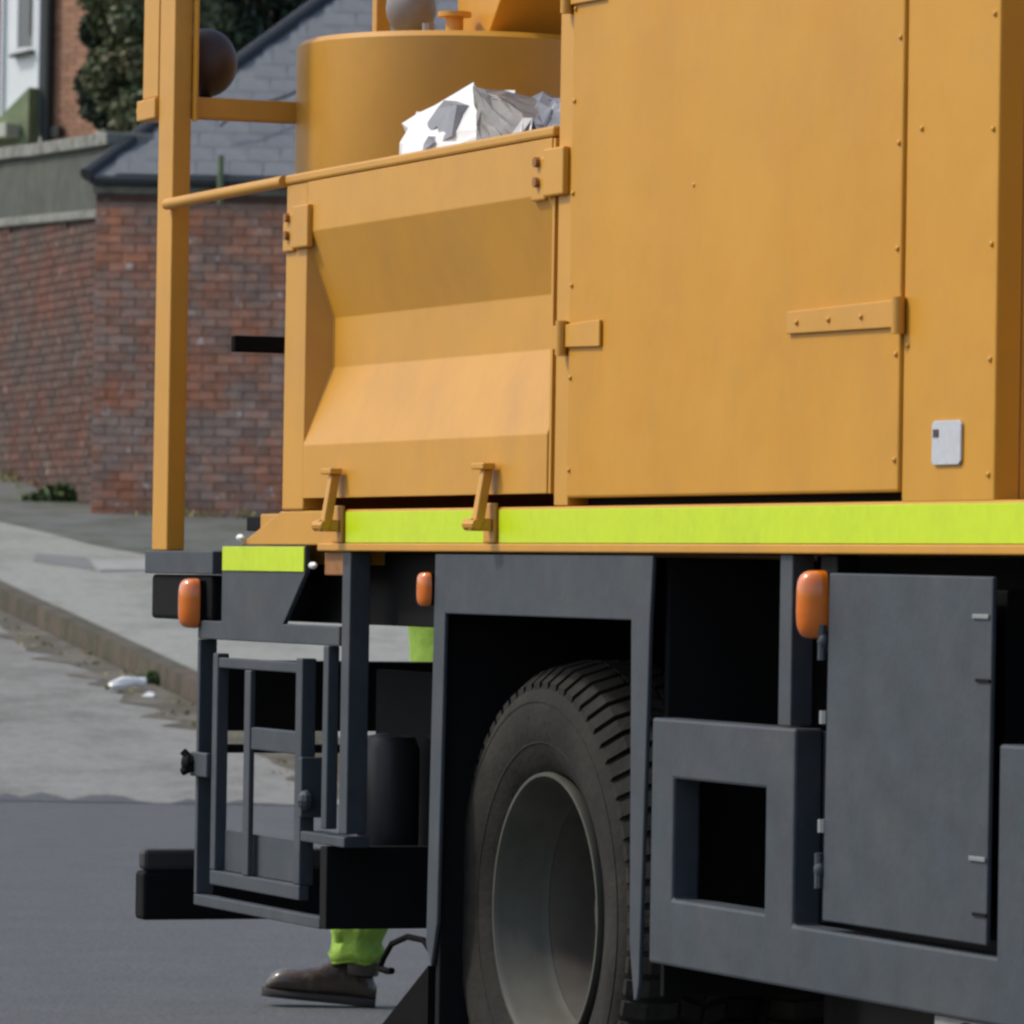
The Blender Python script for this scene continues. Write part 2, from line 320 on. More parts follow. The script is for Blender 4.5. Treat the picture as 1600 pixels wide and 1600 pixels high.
# outbuilding with the slate roof: its front wall faces down the street
A0, D0 = -3.459, 45.0; ZB = G(45)+0.10
ob = thing('brick_outbuilding', 'low red brick outbuilding with a grey slate roof behind the yellow post', 'outbuilding', W(A0, D0, ZB), PHI)
EV = 4.36-ZB    # underside of eaves above base
MB().box(0.0, 7.0, 0.004, 0.3, -0.6, EV+0.02).build('mortar', M['mortar'], ob)
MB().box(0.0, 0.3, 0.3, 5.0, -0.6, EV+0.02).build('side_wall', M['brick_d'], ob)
lay_bricks(ob, M['brick'], 7.0, lambda x: -0.3, lambda x: EV-0.12, lambda x, z: x < 1.78 and z > -0.05)
box('eaves_course', M['coping'], ob, -0.03, 7.0, -0.05, 0.02, EV-0.055, EV+0.01, 0.008)
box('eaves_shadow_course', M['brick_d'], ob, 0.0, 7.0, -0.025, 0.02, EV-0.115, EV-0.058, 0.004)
g = MB(); g.box(-0.05, 7.0, -0.16, -0.05, EV+0.012, EV+0.10); g.build('gutter', M['lead'], ob, 0.02)
# hipped roof, front slope and left hip slope
PT = R(38); RISE = 2.45; RUN = RISE/math.tan(PT)
ey, ez = -0.17, EV+0.085
hipx = 2.62           # how far the hip has come in at the top
roof = MB(); roof.poly([(-0.06, ey, ez), (7.1, ey, ez), (7.1, ey+RUN, ez+RISE), (hipx, ey+RUN, ez+RISE)], (0, 0.02, -0.05)); rf = roof.build('roof', M['slate'], ob)
ls = MB(); ls.poly([(-0.06, ey, ez-0.01), (hipx, ey+RUN, ez+RISE-0.01), (hipx, 5, ez+RISE-0.01), (-0.06, 5+RUN, ez-0.01)], (0.03, 0, -0.05)); ls.build('hip_slope', M['lead'], ob)
cap = MB(); cap.tube([(-0.075, ey, ez+0.0), (hipx-0.01, ey+RUN, ez+RISE+0.02)], 0.062, 8); cap.build('hip_tile', M['lead'], ob)
nx, nz = -math.sin(PT), math.cos(PT); cy, cz = math.cos(PT), math.sin(PT)
slm = []
for i in range(5):
    b = MB(); b.box(0, 0.27, 0, 0.33, 0, 0.004)
    for v in b.bm.verts: v.co += Vector(((rng.random()-.5)*0.006, (rng.random()-.5)*0.01, 0))
    me = bpy.data.meshes.new('slate'); bmesh.ops.recalc_face_normals(b.bm, faces=b.bm.faces); b.bm.to_mesh(me); b.bm.free(); me.materials.append(M['slate']); slm.append(me)
tilt = R(0.9); rown = int((RISE/math.sin(PT))/0.21); k = 0
for r in range(rown):
    s = r*0.21; xl = -0.03+(hipx+0.06)*((s+0.30)/(RISE/math.sin(PT))); c0 = math.floor(xl/0.275)
    for c in range(int(c0), int(c0)+13):
        x = c*0.275+(0.137 if r % 2 else 0)
        if x > 4.6: continue
        xa = max(x, xl-0.01)
        if x+0.27-xa < 0.05: continue
        o = bpy.data.objects.new('slate', slm[k % 5]); COL.objects.link(o); o.parent = ob; k += 1
        o.location = (xa, ey+s*cy-0.010*math.sin(PT), ez+s*cz+0.012); o.rotation_euler = (PT-tilt, 0, 0); o.scale = ((x+0.27-xa)/0.27, 1, 1)
# vent pipe and cable on the roof
cb = MB(); cb.tube([(1.0, 0.2, EV+0.15+0.38), (1.12, 0.25, EV+0.65), (1.55, 0.5, EV+0.82), (2.2, 0.8, EV+1.2)], 0.012, 6); cb.build('cable', M['lead'], ob)
vp = MB(); vp.tube([(1.03, -0.19, EV-0.14), (1.03, -0.19, EV+0.26)], 0.028, 8); vp.build('vent_pipe', M['moss'], ob)

# yard wall running up the street: bricks below, mossy render and coping above
wdir = Vector((-0.316, 0.949)); ang = PHI+math.atan2(wdir.y, wdir.x)   # local x runs from far to near
WL = 13.0; d_far = 45.35+WL*0.949
root_d, root_a = d_far, A0+0.03-0.316*WL
yw = thing('yard_wall', 'tall mossy yard wall of dark brick with a rendered top, left of the outbuilding', 'wall', W(root_a, root_d, G(root_d)+0.1), ang+math.pi)
slope = 0.0949
gz = lambda x: -slope*x                       # ground falls towards the near end
tz = lambda x: 4.155-(G(root_d)+0.1)+0.034*(WL-x)   # underside of the ledge
MB().poly([(0, 0.004, gz(0)-0.4), (WL, 0.004, gz(WL)-0.4), (WL, 0.004, tz(WL)), (0, 0.004, tz(0))], (0, 0.33, 0)).build('mortar', M['mortar_d'], yw)
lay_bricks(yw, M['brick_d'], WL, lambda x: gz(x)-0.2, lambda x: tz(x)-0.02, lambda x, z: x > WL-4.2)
MB().poly([(0, 0.015, tz(0)), (WL, 0.015, tz(WL)), (WL, 0.015, tz(WL)+0.56), (0, 0.015, tz(0)+0.56)], (0, 0.3, 0)).build('render', M['render'], yw)
MB().poly([(0, -0.05, tz(0)-0.03), (WL, -0.05, tz(WL)-0.03), (WL, -0.05, tz(WL)+0.045), (0, -0.05, tz(0)+0.045)], (0, 0.09, 0)).build('ledge', M['coping'], yw, 0.012)
n = 14
for i in range(n):
    x0, x1 = WL*i/n+0.004, WL*(i+1)/n-0.004+(0.24 if i == n-1 else 0)
    jz = 0.01*rng.random()
    MB().poly([(x0, -0.04, tz(x0)+0.562+jz), (x1, -0.04, tz(x1)+0.562+jz), (x1, -0.04, tz(x1)+0.67+jz), (x0, -0.04, tz(x0)+0.67+jz)], (0, 0.4, 0)).build('coping_stone', M['coping'], yw, 0.012)
MB().poly([(WL, 0.02, tz(WL)-0.2), (WL+0.2, 0.02, tz(WL)-0.2), (WL+0.2, 0.02, tz(WL)+0.56), (WL, 0.02, tz(WL)+0.56)], (0, 0.25, 0)).build('return_wall', M['render'], yw)

# ------------------------------------------------------------------ house up the hill
HD = 70.0; HZ = 4.1
hs = thing('brick_house', 'red brick house corner with white painted bay and black drainpipe, far left', 'house', W(-6.0, HD, HZ), PHI-R(46)); hs.scale = (1.44, 1, 1)
MB().box(0.0, 1.3, 0.02, 0.3, -0.3, 8.5).build('mortar', M['mortar'], hs)
MB().box(0.0, 0.28, 0.3, 7.0, -0.3, 8.5).build('side_wall', M['brick_h'], hs)
b = MB(); r = 0
while r*0.075 < 6.0:
    x = 0.02-(0.1125 if r % 2 else 0)
    while x < 1.1:
        b.box(max(x, 0.0), x+0.215, 0.006+0.004*rng.random(), 0.06, r*0.075, r*0.075+0.065); x += 0.225
    r += 1
tag(b.build('brickwork', M['brick_h'], hs), kind='stuff')
MB().poly([(-1.2, -0.4, 8.5), (1.5, -0.4, 8.5), (1.5, 3.2, 10.6), (-1.2, 3.2, 10.6)], (0, 0, -0.12)).build('roof', M['slate'], hs)
# white bay beside the brick
MB().box(-0.55, -0.10, -0.10, 0.25, 2.65, 8.5).build('bay', M['upvc'], hs, 0.01)
MB().box(-0.585, -0.553, -0.14, 0.20, 2.6, 8.5).build('bay_post', M['upvc'], hs, 0.008)
MB().box(-0.098, -0.045, -0.13, 0.22, 2.65, 8.5).build('bay_post', M['upvc'], hs, 0.008)
wf = MB()
for x0, x1, z0, z1 in ((-0.40, -0.35, 3.72, 5.4), (-0.14, -0.10, 3.72, 5.4), (-0.35, -0.14, 3.72, 3.78), (-0.35, -0.14, 5.3, 5.4)): wf.box(x0, x1, -0.13, -0.103, z0, z1)
wfo = wf.build('window', M['upvc'], hs, 0.004)
MB().box(-0.35, -0.14, -0.118, -0.106, 3.78, 5.3).build('pane', M['glass'], wfo)
MB().box(-0.185, -0.155, -0.128, -0.119, 3.93, 4.45).build('handle_bar', M['pipe'], wfo)
MB().poly([(-0.41, -0.20, 3.66), (-0.11, -0.20, 3.70), (-0.11, -0.20, 3.735), (-0.41, -0.20, 3.695)], (0, 0.095, 0)).build('sill', M['pipe'], wfo)
MB().box(-1.6, -0.59, 0.0, 0.3, -0.3, 8.5).build('plum_wall', M['purple'], hs)
MB().poly([(-0.50, -0.30, 2.83), (-0.03, -0.30, 3.24), (-0.03, -0.30, 2.45), (-0.50, -0.30, 2.45)], (0, 0.18, 0)).build('porch_roof', M['moss'], hs)
MB().box(-0.9, -0.13, -0.55, -0.32, 2.60, 2.78).build('porch_sill', M['pale_stone'], hs, 0.01)
dp = MB(); dp.tube([(0.02, -0.07, -0.2), (0.02, -0.07, 8.4)], 0.055, 10); dp.build('drainpipe', M['pipe'], hs, smooth=True)
MB().box(0.10, 0.22, -0.10, -0.01, 2.60, 2.74).build('pipe_shoe', M['pipe'], hs, 0.01)
# small arched white window low on the brick, by the ivy
aw = MB(); pts = [(0.72, -0.06, 2.5), (1.12, -0.06, 2.5), (1.12, -0.06, 2.9)]
for k in range(7):
    t = math.pi*k/6*1.0; pts.append((0.92+0.2*math.cos(t), -0.06, 2.9+0.17*math.sin(t)))
pts.append((0.72, -0.06, 2.9)); pts = [p for i, p in enumerate(pts) if i == 0 or (Vector(p)-Vector(pts[i-1])).length > 1e-4]
aw.poly(pts, (0, 0.05, 0)); awo = aw.build('arched_window', M['upvc'], hs)
MB().box(0.78, 1.06, -0.068, -0.061, 2.5, 2.82).build('pane', M['glass'], awo)

# ------------------------------------------------------------------ trees, ivy, weeds
def leaves(name, m, parent, blobs, size, kind=None):
    V = []; F = []; n0 = 0
    for (c, rad, n) in blobs:
        p = rng.normal(size=(n, 3)); p /= np.linalg.norm(p, axis=1)[:, None]
        p *= (0.55+0.5*rng.random(n)**0.6)[:, None]; p = p*np.array(rad)+np.array(c)
        u = rng.normal(size=(n, 3)); u /= np.linalg.norm(u, axis=1)[:, None]
        w = np.cross(u, rng.normal(size=(n, 3))); w /= np.linalg.norm(w, axis=1)[:, None]
        s = size*(0.6+0.8*rng.random(n))[:, None]
        q = np.stack([p-u*s, p-w*s*0.55, p+u*s, p+w*s*0.55], 1).reshape(-1, 3); V.append(q)
        F.append(np.arange(n*4).reshape(-1, 4)+n0); n0 += n*4
    V = np.concatenate(V); F = np.concatenate(F)
    me = bpy.data.meshes.new(name); me.from_pydata(V.tolist(), [], F.tolist()); me.materials.append(m)
    o = bpy.data.objects.new(name, me); COL.objects.link(o)
    if parent is not None: o.parent = parent
    return tag(o, kind=kind) if kind else o
def tree(name, label, cat, a, d, zb, h, rad, m, blobs_n, leaf, group=None, per=420, lo=0.25, trunk=0.16):
    t = thing(name, label, cat, W(a, d, zb), PHI, group)
    tr = MB(); tr.tube([(0, 0, -0.2), (0.05, 0, h*0.3), (-0.04, 0.05, h*0.62), (0.05, 0, h*0.9)], [trunk, trunk*0.8, trunk*0.5, trunk*0.15], 10)
    for k in range(7):
        z = h*(lo+0.09*k); an = rng.random()*6.28; L = rad*(0.6+0.4*rng.random())
        tr.tube([(0, 0, z), (L*0.5*math.cos(an), L*0.5*math.sin(an), z+0.15*h*0.5), (L*math.cos(an), L*math.sin(an), z+0.13*h)], [trunk*0.35, trunk*0.22, trunk*0.06], 6)
    tr.build('trunk', M['bark'], t)
    bl = []
    for k in range(blobs_n):
        z = h*(lo+(1-lo)*rng.random()); f = 1-abs((z/h-lo)/(1-lo)-0.45)*0.9; an = rng.random()*6.28; q = rad*f*math.sqrt(rng.random())
        s = rad*(0.26+0.2*rng.random()); bl.append(((q*math.cos(an), q*math.sin(an), z), (s, s, s*0.8), per))
    leaves('crown', m, t, bl, leaf); return t
tree('ivy_tree', 'bushy ivy covered tree half hiding the brick house wall', 'tree', -4.0, 60, 3.0, 8.6, 0.80, M['leaf_m'], 120, 0.05, lo=0.30, per=420)
tree('evergreen_tree', 'dark evergreen tree just left of the yellow post', 'tree', -3.95, 62.2, 3.2, 8.0, 0.95, M['leaf_d'], 75, 0.06, 'dark trees behind the outbuilding', 750, 0.1)
tree('evergreen_tree', 'dark evergreen tree showing right of the yellow post above the roof', 'tree', -2.75, 64, 3.3, 8.5, 1.5, M['leaf_d'], 100, 0.06, 'dark trees behind the outbuilding', 800, 0.1)
tree('evergreen_tree', 'dark evergreen tree over the top of the slate roof slope', 'tree', -0.9, 66, 3.4, 9.5, 1.9, M['leaf_d'], 90, 0.065, 'dark trees behind the outbuilding', 450, 0.1)
leaves('far_wood', M['leaf_d'], None, [((W(-4.0+1.0*k, 76+0.6*(k % 2), 5.0+1.5*j+0.5*(k % 2))), (1.3, 1.0, 1.4), 1500) for k in range(7) for j in range(5)], 0.11, 'stuff')
# weeds at the foot of the yard wall and in the gutter
for (a, d_, r_, hh, n_, lab, mm) in ((-3.80, 46.1, 0.20, 0.13, 300, 'tuft of green weeds at the foot of the yard wall', 'leaf_g'),
                                     (-2.23, 34.0+0.55, 0.09, 0.07, 70, 'small tuft of weeds by the kerb beside the plastic litter', 'leaf_g')):
    w = thing('weed_tuft', lab, 'weed', W(a, d_, G(d_)+(0.12 if d_ > 40 else 0.0)), PHI, 'weeds along the street')
    leaves('leaves', M[mm], w, [((0, 0, hh*0.5), (r_, r_*0.6, hh*0.55), n_), ((r_*0.8, 0, hh*0.3), (r_*0.7, r_*0.5, hh*0.35), n_//2), ((-r_*0.9, 0, hh*0.25), (r_*0.8, r_*0.5, hh*0.3), n_//2)], 0.035)
    s = MB()
    for k in range(6): s.tube([(0, 0, -0.02), ((rng.random()-.5)*r_, (rng.random()-.5)*r_, hh*0.9)], [0.005, 0.002], 5)
    s.build('stem', M[mm], w)
bl = []
d_ = 30.0
while d_ < 52:
    bl.append((W(kerb_a(d_)-0.12-0.2*rng.random(), d_, G(d_)+0.012), (0.12, 0.12, 0.012), 7)); d_ += 0.5
for k in range(16):
    d_ = 46+8*rng.random(); a = A0-0.316*(d_-45.35)/0.949-0.08; bl.append((W(a, d_, G(d_)+0.15), (0.12, 0.12, 0.05), 22))
for k in range(14): bl.append((W(-3.35+1.8*rng.random(), 44.8, G(44.8)+0.14), (0.1, 0.08, 0.04), 14))
leaves('leaf_litter', M['leaf_b'], None, bl, 0.022, 'stuff')
# plastic bottle lying in the gutter
bt = thing('plastic_bottle', 'crushed pale plastic bottle lying in the gutter left of the kerb', 'bottle', W(-2.36, 34.1, G(34.1)+0.03), PHI+0.25)
b = MB(); b.tube([(-0.13, 0, 0.0), (-0.12, 0, 0.004), (-0.04, 0.01, 0.028), (0.03, 0, 0.036), (0.09, 0.01, 0.03), (0.105, 0.01, 0.026)], [0.012, 0.026, 0.034, 0.026, 0.034, 0.014], 10)
for v in b.bm.verts: v.co += Vector(rng.normal(size=3)*0.003)
b.build('body', M['sack_white'], bt)
b = MB(); b.tube([(-0.155, 0, -0.002), (-0.131, 0, 0.0)], 0.015, 10); b.build('cap', M['leaf_b'], bt)
pb = MB(); pb.hull([(0.02, 0.0, 0), (0.09, 0.01, 0), (0.11, 0.08, 0.0), (0.03, 0.1, 0.01), (0.06, 0.05, 0.03), (0.1, 0.04, 0.02)])
po = pb.build('paper_scrap', M['sack_white']); po.location = W(-2.29, 33.85, G(33.85)+0.006); po.rotation_euler = (0, 0, PHI); tag(po, 'small white paper scrap lying beside the crushed plastic bottle', 'litter')

# ------------------------------------------------------------------ the truck (x runs along it, y into it, side skin at y = 0)
T = thing('road_repair_truck', 'yellow orange road repair truck with dark grey chassis and lime stripe', 'truck', (0, 0, 0))
OR, ORP, ST, BK, DK = M['orange'], M['orange_panel'], M['steel'], M['black'], M['dark']
FE = 4.3   # where the modelled body stops, beyond the right edge of the picture
# deck and stripe
box('deck', OR, T, -1.03, FE, 0.0, 2.3, 1.284, 1.376, 0.004)
box('deck_lip', OR, T, -1.20, FE, -0.007, 0.03, 1.281, 1.2985, 0.003)
for x0, x1 in ((-1.02, -0.15), (-0.065, FE)): box('reflective_stripe', M['lime'], T, x0, x1, -0.0035, 0.0, 1.300, 1.3705, 0.001)
# rear platform: orange gusset, drop panel with its own stripe
MB().poly([(-1.79, 0.004, 1.2945), (-1.034, 0.004, 1.2945), (-1.034, 0.004, 1.374), (-1.49, 0.004, 1.374)], (0, 0.05, 0)).build('gusset_plate', OR, T, 0.003)
box('rear_deck', OR, T, -1.80, -1.036, 0.06, 2.2, 1.25, 1.37)
box('hinge_lug', M['rust'], T, -1.20, -1.035, 0.012, 0.06, 1.225, 1.2795, 0.003)
MB().poly([(-1.905, 0, 1.104), (-1.455, 0, 1.104), (-1.30, 0, 1.229), (-1.30, 0, 1.293), (-1.905, 0, 1.293)], (0, 0.012, 0)).build('rear_side_panel', ST, T, 0.002)
box('reflective_stripe', M['lime'], T, -1.895, -1.302, -0.0035, 0.0, 1.232, 1.2905, 0.001)
MB().box(-1.88, -1.48, 0.014, 0.10, 1.085, 1.103).build('panel_flange', BK, T)
box('black_backing', BK, T, -1.86, -0.47, 0.10, 0.16, 1.112, 1.279)
for x, z in ((-1.76, 1.312), (-1.235, 1.247)):
    b = MB(); b.dome((x, -0.004, z), (0.022, 0.009, 0.009)); b.build('clear_lamp', M['white_lens'], T, smooth=True)
box('rear_channel', ST, T, -2.52, -1.98, 0.0, 0.07, 1.222, 1.279)
box('rear_lamp_box', BK, T, -2.50, -2.02, 0.012, 0.10, 1.108, 1.220, 0.01)
box('rear_sill', BK, T, -2.02, -1.80, 0.10, 2.2, 1.33, 1.365)
# hopper: frame, pressed drop side, latches, corner clamps
HF = MB(); HF.box(-1.472, -1.325, 0.0, 0.07, 1.377, 2.145); HF.build('hopper_post', OR, T, 0.004)
P = [(0.0, 1.403), (0.0, 1.527), (0.062, 1.709), (0.062, 1.826), (0.0, 2.027), (0.0, 2.142)]
xl, xr = -1.318, 0.200
pm = MB(); bmv = pm.bm
ra = [bmv.verts.new((xr, y, z)) for y, z in P]; la = [bmv.verts.new((xl+(0.02 if y > 0 else 0), y, z)) for y, z in P]
for i in range(5): bmv.faces.new((la[i], ra[i], ra[i+1], la[i+1]))
lf = [bmv.verts.new((xl, 0.0, 1.527)), bmv.verts.new((xl, 0.0, 2.027))]
bmv.faces.new((lf[0], la[2], la[3], lf[1]))
tb = [bmv.verts.new((xl, 0.03, 2.142)), bmv.verts.new((xr, 0.03, 2.142))]; bmv.faces.new((la[5], ra[5], tb[1], tb[0]))
bmesh.ops.remove_doubles(bmv, verts=bmv.verts, dist=1e-4)
po = pm.build('hopper_drop_side', OR, T); sd = po.modifiers.new('thickness', 'SOLIDIFY'); sd.thickness = 0.006; sd.offset = 0.0
bv = po.modifiers.new('bevel', 'BEVEL'); bv.width = 0.008; bv.segments = 3; bv.limit_method = 'ANGLE'; bv.angle_limit = R(8)
box('hopper_end_plate', OR, T, 0.2025, 0.2150, 0.0, 0.08, 1.403, 2.142, 0.001)
box('top_rail', OR, T, -1.472, 0.214, -0.006, 0.022, 2.1455, 2.168, 0.006)
box('hopper_floor', OR, T, -1.44, 0.22, 0.09, 0.75, 1.78, 1.80)
box('hopper_end', OR, T, -1.44, -1.40, 0.09, 0.72, 1.377, 2.13)
box('hopper_back', OR, T, -1.39, 0.22, 0.72, 0.76, 1.377, 2.13)
for x in (-1.05, -0.095):
    lt = MB(); lt.box(x-0.045, x+0.02, -0.010, 0.0, 1.300, 1.385); lt.box(x-0.012, x+0.012, -0.06, -0.012, 1.325, 1.352)
    lo = lt.build('drop_side_latch', OR, T, 0.003)
    hv = MB(); hv.poly([(x-0.014, -0.052, 1.335), (x+0.014, -0.052, 1.335), (x+0.012, -0.032, 1.455), (x-0.012, -0.032, 1.455)], (0, 0.022, 0.004)); hv.box(x-0.04, x+0.03, -0.042, -0.012, 1.456, 1.470)
    hv.tube([(x-0.025, -0.056, 1.338), (x+0.02, -0.048, 1.338)], 0.013, 10); hv.build('lever', OR, lo, 0.003)
for x0, zc, d in ((-1.44, 2.045, 1), (0.135, 2.075, 1)):
    cbm = MB(); cbm.box(x0+0.05, x0+0.16, -0.016, 0.0, zc-0.055, zc+0.045); cbm.box(x0-0.03, x0+0.045, -0.010, 0.0, zc-0.06, zc+0.03)
    co = cbm.build('corner_clamp', OR, T, 0.004)
    for z in (zc-0.022, zc+0.02):
        bb = MB(); bb.tube([(x0+0.01, -0.020, z), (x0+0.01, -0.006, z)], 0.011, 8)
        bb.build('bolt', M['rust'], co)
# dark bar behind the hopper post
box('prop_bar', M['flap'], T, -2.03, -2.0, 0.055, 0.60, 1.770, 1.810, 0.004)
# side box beside the hopper
box('box_jamb', OR, T, 0.234, 0.309, 0.0, 0.07, 1.377, 2.96)
sp = box('box_side_panel', ORP, T, 1.889, 2.257, 0.0, 0.05, 1.372, 2.96, 0.005)
box('box_end', OR, T, 2.215, 2.256, 0.051, 2.2, 1.377, 2.96)
box('door_gap_shade', DK, T, 0.311, 1.885, 0.045, 0.06, 1.377, 2.95)  # dark panel added close behind the door for the gap's deep shadow
box('box_left_side', OR, T, 0.236, 0.262, 0.071, 2.2, 1.377, 2.96)
box('box_top', OR, T, 0.234, 2.257, 0.0, 2.2, 2.962, 2.99)
dr = box('box_door', ORP, T, 0.314, 1.884, -0.005, 0.03, 1.393, 2.955, 0.005)
def rivet_mesh():
    b = MB(); b.dome((0, 0, 0), (0.0055, 0.0045, 0.0055), 8, 6); me = bpy.data.meshes.new('rivet'); bmesh.ops.recalc_face_normals(b.bm, faces=b.bm.faces)
    for f in b.bm.faces: f.smooth = True
    b.bm.to_mesh(me); b.bm.free(); me.materials.append(OR); return me
RV = rivet_mesh()
def rivet(p, par):
    o = bpy.data.objects.new('rivet', RV); COL.objects.link(o); o.parent = par; o.location = p
for k in range(8): rivet((1.872, -0.006, 1.45+0.19*k), dr); rivet((0.330, -0.006, 1.45+0.19*k), dr); rivet((2.238, -0.001, 1.42+0.2*k), sp)
for x, z in ((1.955, 2.04), (0.95, 2.0), (1.91, 1.655)): rivet((x, -0.004 if x < 1.89 else -0.001, z), dr if x < 1.89 else sp)
def strap(x0, x1, z0, z1, kx, name):
    b = MB(); b.poly([(x0, -0.013, z0+0.004), (x1, -0.013, z0), (x1, -0.013, z1), (x0, -0.013, z1-0.004)], (0, 0.0065, 0)); o = b.build(name, OR, dr, 0.002)
    b = MB(); b.tube([(kx, -0.013, z0-0.012), (kx, -0.013, z1+0.004)], 0.013, 10); b.build('knuckle', OR, o, smooth=True); return o
sh = strap(1.41, 1.875, 1.688, 1.738, 1.893, 'strap_hinge')
for k in range(3): rivet((1.46+0.14*k, -0.0145, 1.712), sh)
strap(0.315, 0.497, 1.699, 1.754, 0.295, 'butt_hinge'); strap(0.315, 0.497, 2.405, 2.46, 0.295, 'butt_hinge')
box('hinge_leaf', OR, T, 0.243, 0.284, -0.012, 0.0, 1.70, 1.75, 0.002)
mp_ = MB(); mp_.poly([(2.022, -0.006, 1.445), (2.03, -0.006, 1.439), (2.128, -0.006, 1.439), (2.137, -0.006, 1.446), (2.137, -0.006, 1.510), (2.129, -0.006, 1.517), (2.03, -0.006, 1.517), (2.022, -0.006, 1.511)], (0, 0.005, 0))
mo = mp_.build('maker_plate', M['silver'], T, 0.001)
MB().box(2.03, 2.05, -0.0075, -0.006, 1.488, 1.502).build('plate_mark', M['maroon'], mo)
# headboard ahead of the box, seen as the darker strip at the right edge
box('headboard', OR, T, 4.0, 4.05, 0.05, 2.25, 1.377, 2.9)
# tar boiler behind the hopper
TX, TY, TR, TZ = -2.215, 0.735, 0.43, 2.572
bo = MB(); bo.lathe([(0.0, 1.372), (TR-0.01, 1.372), (TR, 1.39), (TR, TZ-0.014), (TR-0.014, TZ), (0.0, TZ+0.004)], (TX, TY, 0), 'Z', 72); tank = bo.build('boiler_tank', OR, T, smooth=True)
st = MB(); sx, sy = -2.0, 0.62; st.tube([(sx, sy, TZ), (sx, sy, TZ+0.05)], 0.022, 14); st.tube([(sx, sy, TZ+0.05), (sx, sy, TZ+0.062)], 0.042, 14); st.build('filler_stub', OR, T, smooth=True)
hd = MB()   # flared feed hood on the tank, leaning out over the deck
lo_ = [(-2.13, 0.68, TZ-0.005), (-1.93, 0.68, TZ-0.005), (-1.93, 1.05, TZ-0.005), (-2.13, 1.05, TZ-0.005)]
hi_ = [(-2.16, 0.68, TZ+0.5), (-1.42, 0.68, TZ+0.5), (-1.42, 1.2, TZ+0.5), (-2.16, 1.2, TZ+0.5)]
hd.hull(lo_+hi_); hd.build('feed_hood', OR, T, 0.004)
cw = MB(); cw.dome((-2.31, 0.62, TZ+0.10), (0.065, 0.065, 0.075), 20, 10); cw.tube([(-2.31, 0.62, TZ), (-2.31, 0.62, TZ+0.05)], 0.016, 8); cw.build('exhaust_cowl', M['zinc'], T, smooth=True)
box('tank_stay', OR, T, -2.60, -2.565, 0.62, 0.66, TZ-0.03, TZ+0.5)
bx = MB(); bx.tube([(-2.13, 0.60, TZ+0.0), (-2.13, 0.60, TZ+0.045)], 0.016, 8); bx.build('valve', M['zinc'], T)
# rear post, rail and crossbar
box('rear_post', OR, T, -2.465, -2.345, 0.0, 0.048, 1.28, 3.2, 0.004)
MB().box(-2.345, -2.318, 0.049, 0.056, 2.36, 3.2).build('post_flange', OR, T)
rl = MB(); rl.tube([(-2.36, -0.008, 2.150), (-1.48, -0.004, 2.154)], 0.0145, 12); rl.build('hand_rail', OR, T, smooth=True)
box('cross_bar', OR, T, -2.385, -2.335, 0.057, 0.335, 2.368, 2.422, 0.005)
up_ = MB(); up_.box(-2.60, -2.475, 0.0, 0.012, 2.43, 3.2); up_.box(-2.60, -2.59, 0.012, 0.05, 2.43, 3.2); up_.build('sign_carrier', OR, T, 0.003)
MB().box(-2.545, -2.49, 0.013, 0.02, 2.43, 2.56).build('carrier_slot', M['rust'], T)
ft = MB(); ft.box(-2.62, -2.47, -0.01, 0.05, 2.375, 2.428); ft.tube([(-2.66, 0.02, 2.405), (-2.62, 0.02, 2.405)], 0.02, 8); ft.build('carrier_foot', OR, T, 0.004)
lm = MB(); lm.dome((-2.51, 0.139, 2.525), (0.085, 0.080, 0.088), 24, 14); lmo = lm.build('work_lamp', M['maroon'], T, smooth=True)
MB().tube([(-2.40, 0.10, 2.405), (-2.50, 0.135, 2.42), (-2.51, 0.139, 2.45)], 0.016, 8).build('lamp_bracket', BK, lmo)
# rear cross beam and bumper
box('cross_beam', DK, T, -2.45, -2.35, 0.125, 2.2, 0.828, 1.005, 0.004)
box('beam_rail', DK, T, -2.44, -2.36, 0.12, 1.0, 0.772, 0.792, 0.002)
box('rear_bumper', BK, T, -2.42, -2.35, -0.045, 2.3, 0.352, 0.475, 0.01)
box('bumper_top', M['charcoal'], T, -2.40, -2.352, -0.044, 2.3, 0.4765, 0.530, 0.012)
# side cage with folding ladder
cg = MB()
cg.box(-2.085, -2.065, 0.0, 0.045, 0.436, 1.062); cg.box(-1.165, -1.13, 0.0, 0.028, 0.64, 1.062)
cg.box(-2.085, -1.06, 0.0, 0.035, 1.063, 1.108); cg.box(-2.085, -1.165, 0.0, 0.03, 0.408, 0.435)
cg.build('ladder_guard', ST, T, 0.003)
ld = MB()
ld.box(-1.952, -1.915, -0.004, 0.026, 0.502, 1.03); ld.box(-1.342, -1.298, -0.004, 0.032, 0.502, 1.03)
ld.box(-1.952, -1.298, -0.004, 0.022, 0.466, 0.501); lad = ld.build('folding_ladder', ST, T, 0.003)
for x0, x1, z0, z1 in ((-1.914, -1.343, 0.995, 1.02), (-1.70, -1.343, 0.805, 0.858)): box('rung', ST, lad, x0, x1, -0.002, 0.02, z0, z1)
box('centre_bar', ST, lad, -1.706, -1.662, -0.006, 0.008, 0.502, 0.994)
MB().box(-1.90, -1.345, 0.018, 0.022, 0.503, 0.60).build('foot_plate', M['steel'], lad)
lp = MB(); lp.box(-2.09, -1.96, -0.014, -0.001, 0.725, 0.785); lpo = lp.build('ladder_catch', ST, T, 0.004)
kn = MB(); kn.tube([(-2.08, -0.034, 0.785), (-2.06, -0.014, 0.76)], 0.010, 8); kn.tube([(-2.08, -0.036, 0.735), (-2.06, -0.014, 0.748)], 0.010, 8); kn.dome((-2.075, -0.026, 0.757), (0.022, 0.014, 0.024), 10, 6); kn.build('wing_nut', BK, lpo, smooth=True)
